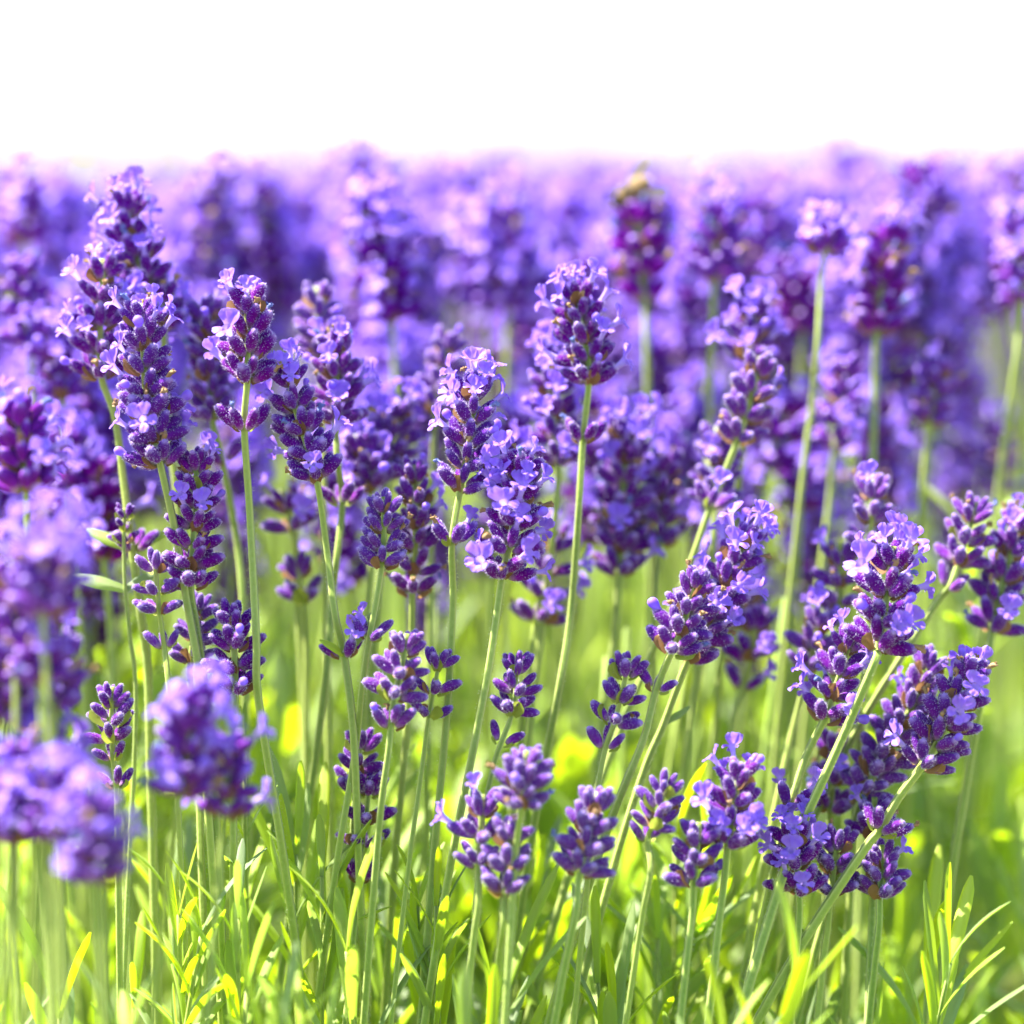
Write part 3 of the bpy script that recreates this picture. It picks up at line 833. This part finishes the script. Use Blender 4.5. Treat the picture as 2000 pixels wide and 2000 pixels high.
def filler(px, py, d, label, group, tone=None, scale=1.0, lean=None, var=None):
    tip = P(px, py, d)
    lx, ly = lean if lean else (random.gauss(0, .10), random.gauss(0, .08))
    ax = np.array([lx, ly, 1.0]); ax /= np.linalg.norm(ax)
    vi = random.randrange(len(VAR)) if var is None else var
    Ls = (.034, .042, .038, .030, .040, .030, .028, .046)[vi] * scale
    b = tip - ax * Ls
    low = b + np.array([-lx * .10 + random.gauss(0, .01), -ly * .1 + random.gauss(0, .01), -.10])
    gz = ground_z(b[1])
    pts = [b + ax * Ls * .7, b, low]
    pts.append(low + np.array([-lx * .12, -ly * .12, gz + .03 - low[2]]))
    path = catmull(pts, 4)
    root = thing('lavender_stalk', path[-1], label, 'lavender', group)
    Bv = path[-1]
    link('stem', mesh_of('stem', tube_tpl([p - Bv for p in path], .0007, .0012, True, 8), [M_STEM]), root)
    up = np.array([math.cos(px), math.sin(px), 0])
    M = scaled(frame(b - Bv, ax, up), scale)
    tone = tone or (random.uniform(.1, .95), random.choice((0, .05, .12, .25)))
    o = link('flower_spike', VAR[vi], root, Matrix(M.tolist()), (tone[0], tone[1], 0, 1))
    o['kind'] = 'stuff'

MARKS_TOP = [(110, 'at the far left of the top band'), (330, 'above the tallest upper-left spike'), (560, 'above the deep purple spike'), (820, 'beside the dark tapering spike in the top band'),
             (1090, 'around the broad pale lilac spike at the upper centre'), (1330, 'around the bee'), (1560, 'by the cream-tipped spike in the top band'),
             (1800, 'around the flat-topped head'), (2200, 'in the upper right corner')]
def look(tone):
    a = 'magenta-purple' if tone[0] > .66 else 'violet' if tone[0] > .36 else 'blue-violet'
    return ('pale ' if tone[1] > .2 else 'light ' if tone[1] > .1 else 'dark ' if tone[1] < .03 else '') + a
def near(px, marks):
    return next(m for x, m in marks if px < x)
def rtone():
    return (random.uniform(.1, .95), random.choice((0, .05, .12, .25)))
def size_word(d):
    return 'heavily blurred' if d > 1.05 else 'blurred'
for k in range(122):
    px = -60 + 2120 * ((k * .618034) % 1.0)
    d = random.uniform(.86, 1.40) if k % 3 else random.uniform(.84, 1.0)
    py = random.uniform(290, 520) + (60 if px < 400 else 0)
    if px > 1700 and py > 470: py -= 120
    tn = rtone()
    filler(px, py, d, '%s %s lavender spike %s' % (size_word(d), look(tn), near(px, MARKS_TOP)), 'crowded blurred stalks along the top', tn, scale=random.uniform(.95, 1.2))
for k in range(20):
    tn = rtone(); px, py = random.uniform(-60, 330), random.uniform(470, 860)
    filler(px, py, random.uniform(.79, 1.0), 'blurred %s lavender spike in the %s of the left-edge clump' % (look(tn), 'upper part' if py < 660 else 'lower part'), 'dense clump at the left back', tn, scale=random.uniform(.95, 1.15))
for k in range(16):
    tn = rtone(); px, py = random.uniform(-70, 240), random.uniform(850, 1260)
    filler(px, py, random.uniform(.735, .84), 'soft %s lavender spike behind the front blurs at the left edge' % look(tn), 'dense clump at the left back', tn, scale=random.uniform(.9, 1.1))
MARKS_MID = [(560, 'behind the deep purple spike'), (760, 'behind the violet-floreted spike'), (960, 'behind the rounded lilac spike'), (1180, 'behind the tall white-tipped spike'), (1400, 'behind the wide soft spike right of centre'), (2200, 'behind the long-stemmed leaning stalk')]
for k in range(26):
    tn = rtone(); px = random.uniform(380, 1620)
    filler(px, random.uniform(540, 760), random.uniform(.84, 1.15), 'blurred %s lavender spike %s' % (look(tn), near(px, MARKS_MID)), 'blurred stalks behind the middle', tn, scale=random.uniform(.9, 1.1))
for k, (px, py, d) in enumerate([(1010, 790, .80), (1180, 760, .83), (1345, 760, .81), (1430, 905, .79), (1560, 800, .83), (1690, 760, .82), (1760, 700, .86), (1600, 930, .81), (640, 860, .79), (470, 800, .80), (1880, 720, .92), (760, 640, .84), (1320, 620, .87), (1640, 560, .90)]):
    tn = rtone()
    filler(px, py, d, 'soft %s lavender spike %s' % (look(tn), near(px, [(560, 'between the deep purple and leaning spikes'), (700, 'under the violet-floreted spike'), (900, 'left of the white-tipped middle spike'), (1100, 'left of the tall white-tipped spike'), (1260, 'over the wide soft spike'), (1400, 'right of the wide soft spike'), (1500, 'by the long bare slanting stem'), (1650, 'under the flat-topped head'), (1800, 'over the green at the right'), (2100, 'near the right edge above the green')])), 'blurred stalks behind the middle', tn, scale=random.uniform(.95, 1.15))
for k in range(12):
    tn = rtone(); px = random.uniform(450, 1950)
    filler(px, random.uniform(860, 1250), random.uniform(.80, 1.0), 'small blurred %s bud spike low in the green %s' % (look(tn), near(px, [(800, 'left of the centre spike'), (1250, 'near the centre spike'), (1600, 'behind the frosty bud spike'), (2200, 'behind the largest right spike')])), 'small blurred spikes in the green', tn, scale=random.uniform(.55, .8), var=random.choice((3, 5)))

# budless flower stems that streak the green behind
def bare_stem(px, y0, d, lean):
    a = P(px, y0, d)
    pts = [a]
    v = np.array([lean, random.gauss(0, .08), -1.0])
    for k in range(4):
        pts.append(pts[-1] + v * .07 + np.array([random.gauss(0, .003), 0, 0]))
    return pts

# ------------------------------------------------------------------ the bumblebee on the purple spike at the top
def bee():
    d = .800
    c = P(1228, 378, d)
    root = thing('bumblebee', P(1234, 385, d), 'blurred cream and black bumblebee clinging to the dark purple spike at the top', 'bumblebee')
    b = np.array(root.location)
    T_ = T()
    ax = np.array([.80, -.25, .54])
    M = frame(c - b - ax * .0055, ax, np.array([0, 1, 0]))
    prof = [(0, .0012, 0), (.0012, .0024, 0), (.0026, .0022, .1), (.0034, .0030, .2), (.0055, .0036, .4), (.0070, .0028, .5), (.0085, .0034, .7), (.0105, .0036, .8), (.0130, .0027, .9), (.0150, .0014, 1)]
    v, f, t = lathe(prof, 14, 0, .04)
    v = [(M[:3, :3] @ (np.array(p) * .85) + M[:3, 3]) for p in v]
    T_.add(v, f, t)
    T_.m = [0 if (sum(T_.t[i] for i in q) / len(q) < .30 or .55 < sum(T_.t[i] for i in q) / len(q) < .72) else 1 for q in T_.f]
    link('body', mesh_of('bee_body', T_, [M_DARK, M_CREAM]), root)
    for s in (-1, 1):
        W = T()
        W.add(*petal((0, 0, 0), (s * .35, .25, .9), (0, -1, .2), .0095, .0034, .2, .1, 0, 4, 6))
        M2 = M.copy(); M2[:3, 3] = M[:3, :3] @ np.array([s * .002, .002, .006]) + M[:3, 3]
        link('wing', mesh_of('bee_wing', W, [M_WING]), root, Matrix(M2.tolist()))
        for k in range(3):
            p0 = M[:3, :3] @ np.array([s * .0025, -.001, .002 + .002 * k]) + M[:3, 3]
            p1 = p0 + np.array([s * .003, -.002, .0005]); p2 = p1 + np.array([s * .0005, .001, -.004])
            link('leg', mesh_of('bee_leg', tube_tpl([p0, p1, p2], .0004, .0002, False, 6), [M_DARK]), root)
bee()

# ------------------------------------------------------------------ leafy shoots that can be picked out near the bottom
def shoot(px, py, d, label, h=.07, pairs=5, Lmm=34, wide=1.0, lean=0.0, tilt=.35, group='leafy lavender shoots low in the bed'):
    tip = P(px, py, d)
    ax = np.array([lean, random.gauss(0, .1), 1.0]); ax /= np.linalg.norm(ax)
    b = tip - ax * h
    pts = to_ground([tip - ax * Lmm / 1000 * .8, b], .05)
    path = catmull(pts, 4)
    root = thing('leafy_shoot', path[-1], label, 'leafy shoot', group)
    Bv = path[-1]
    link('stem', mesh_of('stem', tube_tpl([p - Bv for p in path], .0006, .0011, True, 8), [M_STEM]), root)
    rot = random.uniform(0, 3.14)
    for k in range(pairs):
        u = k / max(1, pairs - 1)
        o = tip - ax * (Lmm / 1000 * .8 + (h - Lmm / 1000 * .8) * (1 - u))
        for s in (0, math.pi):
            a = rot + s + k * math.pi / 2 + random.uniform(-.3, .3)
            out = np.array([math.cos(a), math.sin(a), 0])
            z = ax + out * tilt * random.uniform(.5, 1.4) * (1.25 - .7 * u)
            L = Lmm / 1000 * random.uniform(.75, 1.15) * (1 - .15 * u)
            M = scaled(frame(o - Bv, z, -out), (L * wide * random.uniform(1.0, 1.35), L, L))
            link('leaf', random.choice(ME['leaf']), root, Matrix(M.tolist()))

shoot(575, 1448, .708, 'bright leafy shoot with blunt upright leaves beside the deep purple spike\'s stem', Lmm=36, h=.06)
shoot(628, 1510, .706, 'grey-green leafy shoot with one broad downy leaf left of the crossing stems', Lmm=32)
shoot(852, 1602, .700, 'yellow-green pointed leaf shoot at the bottom by the white-tipped stalk\'s stem', Lmm=26, h=.05)
shoot(815, 1615, .704, 'grey downy leaf shoot left of the yellow-green one at the bottom', Lmm=26, h=.05)
shoot(475, 1380, .705, 'slim curled leaf shoot under the short dark violet spike', Lmm=22, h=.05, pairs=3)
shoot(345, 1640, .690, 'small yellow-tipped leaf shoot at the bottom left', Lmm=24, h=.05)
shoot(465, 1625, .690, 'dark green leaf shoot on the bottom edge at the left', Lmm=26, h=.05)
shoot(1320, 1470, .735, 'grey-green blunt leaf shoot behind the little pale bud spike', Lmm=30, h=.06)
shoot(1385, 1500, .728, 'slender grey-green leaf shoot left of the big lilac head', Lmm=28, h=.06)
shoot(720, 1450, .745, 'soft bright leaf shoot behind the crossing stems', Lmm=36, h=.06)
shoot(1090, 1540, .735, 'pale leaf shoot behind the round lavender cluster', Lmm=30, h=.06, lean=.2)
shoot(880, 1400, .82, 'large lime leaf shoot glowing behind the white-tipped stalk\'s stem', Lmm=46, h=.07, wide=1.9, tilt=.5)
shoot(1095, 1380, .84, 'large lime leaf shoot glowing right of the compact bud spike', Lmm=46, h=.07, wide=1.9, tilt=.5)
shoot(1245, 735, .93, 'blurred lime leaf tips showing above the wide soft spike', Lmm=34, h=.07, wide=2.2, tilt=.4)
shoot(165, 350, 1.0, 'blurred green leaf shoot in the top left corner', Lmm=40, h=.07, wide=2.4, tilt=.4)
shoot(1905, 925, .80, 'pale blurred leaf shoot near the right edge above the purple spikes', Lmm=28, h=.06, wide=2.0, tilt=.6)
shoot(1955, 1520, .80, 'yellow blurred leaf shoot in the lower right corner', Lmm=34, h=.06, wide=1.7, tilt=.5)
shoot(560, 1250, .83, 'blurred lime leaf shoot behind the deep purple spike\'s stem', Lmm=42, h=.07, wide=1.7, tilt=.5)
shoot(1430, 1240, .84, 'blurred lime leaf shoot behind the frosty bud spike', Lmm=42, h=.07, wide=1.7, tilt=.5)
MARKS_LOW = [(300, 'below the blurred left-front spikes'), (600, 'below the deep purple spike\'s stem'), (850, 'below the crossing stems'), (1150, 'below the round lavender cluster'), (1450, 'below the little pale bud spike'), (1750, 'below the long slanting stem'), (2200, 'in the bottom right corner')]
for k in range(46):
    px = -40 + 2080 * ((k * .618034 + .3) % 1.0)
    shoot(px, random.uniform(1600, 1930), random.uniform(.64, .80), 'narrow green leaf shoot in the foliage %s' % near(px, MARKS_LOW), h=random.uniform(.05, .09), pairs=random.choice((4, 5, 6)), Lmm=random.uniform(26, 40), lean=random.gauss(.05, .12))
for k in range(74):
    px = -40 + 2080 * ((k * .618034 + .7) % 1.0)
    d = random.uniform(.78, 1.05)
    shoot(px, random.uniform(1120, 1560), d, 'blurred bright leaf shoot behind the stalks, %s' % near(px, [(300, 'at the far left'), (620, 'behind the short dark violet spike'), (900, 'behind the crossing stems'), (1180, 'beneath the centre spike'), (1480, 'behind the frosty bud spike'), (1750, 'behind the long slanting stem'), (2200, 'at the far right')]), h=random.uniform(.06, .10), pairs=6, wide=1.5, Lmm=random.uniform(30, 46), tilt=.75, lean=random.gauss(.05, .2), group='blurred leaf shoots behind')

# ------------------------------------------------------------------ foliage mass, bare stems and the field beyond (nobody could count these)
LEAF_LO = [leaf_tpl(1, .10, b, .3, 4, tw, .6) for b, tw in ((.1, .2), (.4, -.3), (.7, .3), (-.1, 0))]
def foliage():
    J = Joiner()
    for k in range(15000):
        y = .42 + 2.9 * random.random() ** 1.7
        hw = .10 + y * .26
        x = random.uniform(-hw, hw)
        bump = .025 * math.sin(x * 23 + 1.3 * math.sin(y * 9)) + .02 * math.sin(y * 17 + x * 8)
        top = ground_z(y) + .235 + bump
        z = top - abs(random.gauss(0, .045))
        L = random.uniform(.026, .046)
        a = random.uniform(0, 6.28)
        s = abs(random.gauss(0, .42 if y < .78 else .7))
        dr = np.array([math.cos(a) * s + .05, math.sin(a) * s, 1.0])
        M = scaled(frame(np.array([x, y, z]), dr, np.array([math.sin(k), math.cos(k), .1])), (L * random.uniform(.9, 1.4) * (1.7 if y > .78 else 1.0), L, L))
        J.add(LEAF_LO[k % 4], M, 0)
    o = link('foliage', J.mesh('foliage', [M_LEAF]))
    o['kind'] = 'stuff'
    o['label'] = 'mass of narrow green lavender leaves filling the bed'
    o['category'] = 'foliage'
    J = Joiner()
    I4 = np.eye(4)
    for k in range(170):
        d = random.uniform(.76, 1.9)
        px = random.uniform(-60, 2060)
        y0 = random.uniform(1060, 1320) if d < 1.1 else random.uniform(780, 1050)
        pts = bare_stem(px, y0, d, random.gauss(-.05, .14))
        J.add(tube_tpl(pts, .0008, .0011, False, 5), I4, 0)
    o = link('undergrowth_stems', J.mesh('undergrowth_stems', [M_STEM]))
    o['kind'] = 'stuff'
    o['label'] = 'thin green lavender stems crowding the bed behind'
    o['category'] = 'stems'
foliage()

def field():
    tiny = bud_tpl(5, [(0, .07, 0), (.3, .21, .3), (.75, .20, .75), (.97, .06, 1)], 0, 0)
    tinyp = T().add(*lathe([(0, .10, .3), (.25, .30, .6), (.5, .1, 1)], 5))
    J = Joiner()
    for k in range(2600):
        y = 1.45 + 9.5 * random.random() ** 1.8
        hw = .12 + y * .24
        x = random.uniform(-hw, hw)
        g = ground_z(y)
        h = g + random.uniform(.38, .485) + .02 * math.sin(x * 4.1 + y * 1.7) * math.sin(x * 1.3 - y * .9) + (.012 if random.random() < .08 else 0)
        lx, ly = random.gauss(0, .12), random.gauss(0, .1)
        ax = np.array([lx, ly, 1.0]); ax /= np.linalg.norm(ax)
        tip = np.array([x, y, h])
        Ls = random.uniform(.03, .045)
        J.add(tube_tpl([tip - ax * Ls * .3, tip - ax * .22, tip - ax * (h - g - .02)], .0009, .0013, False, 4), np.eye(4), 2)
        nw = 6
        for q in range(nw):
            p = tip - ax * Ls * (1 - q / nw)
            for i in range(5):
                a = i * 1.257 + q * .6 + k
                rad = np.array([math.cos(a), math.sin(a), 0])
                M = scaled(frame(p, ax * .75 + rad, ax), random.uniform(.0062, .0085))
                if random.random() < .16:
                    J.add(tinyp, M @ CH_OFF, 1)
                J.add(tiny, M, 0)
    o = link('lavender_field', J.mesh('lavender_field', [M_BUD, M_PETAL, M_STEM]))
    o.color = (.5, .03, 0, 1)
    o['kind'] = 'stuff'
    o['label'] = 'lavender stretching away out of focus to the skyline'
    o['category'] = 'lavender field'
field()
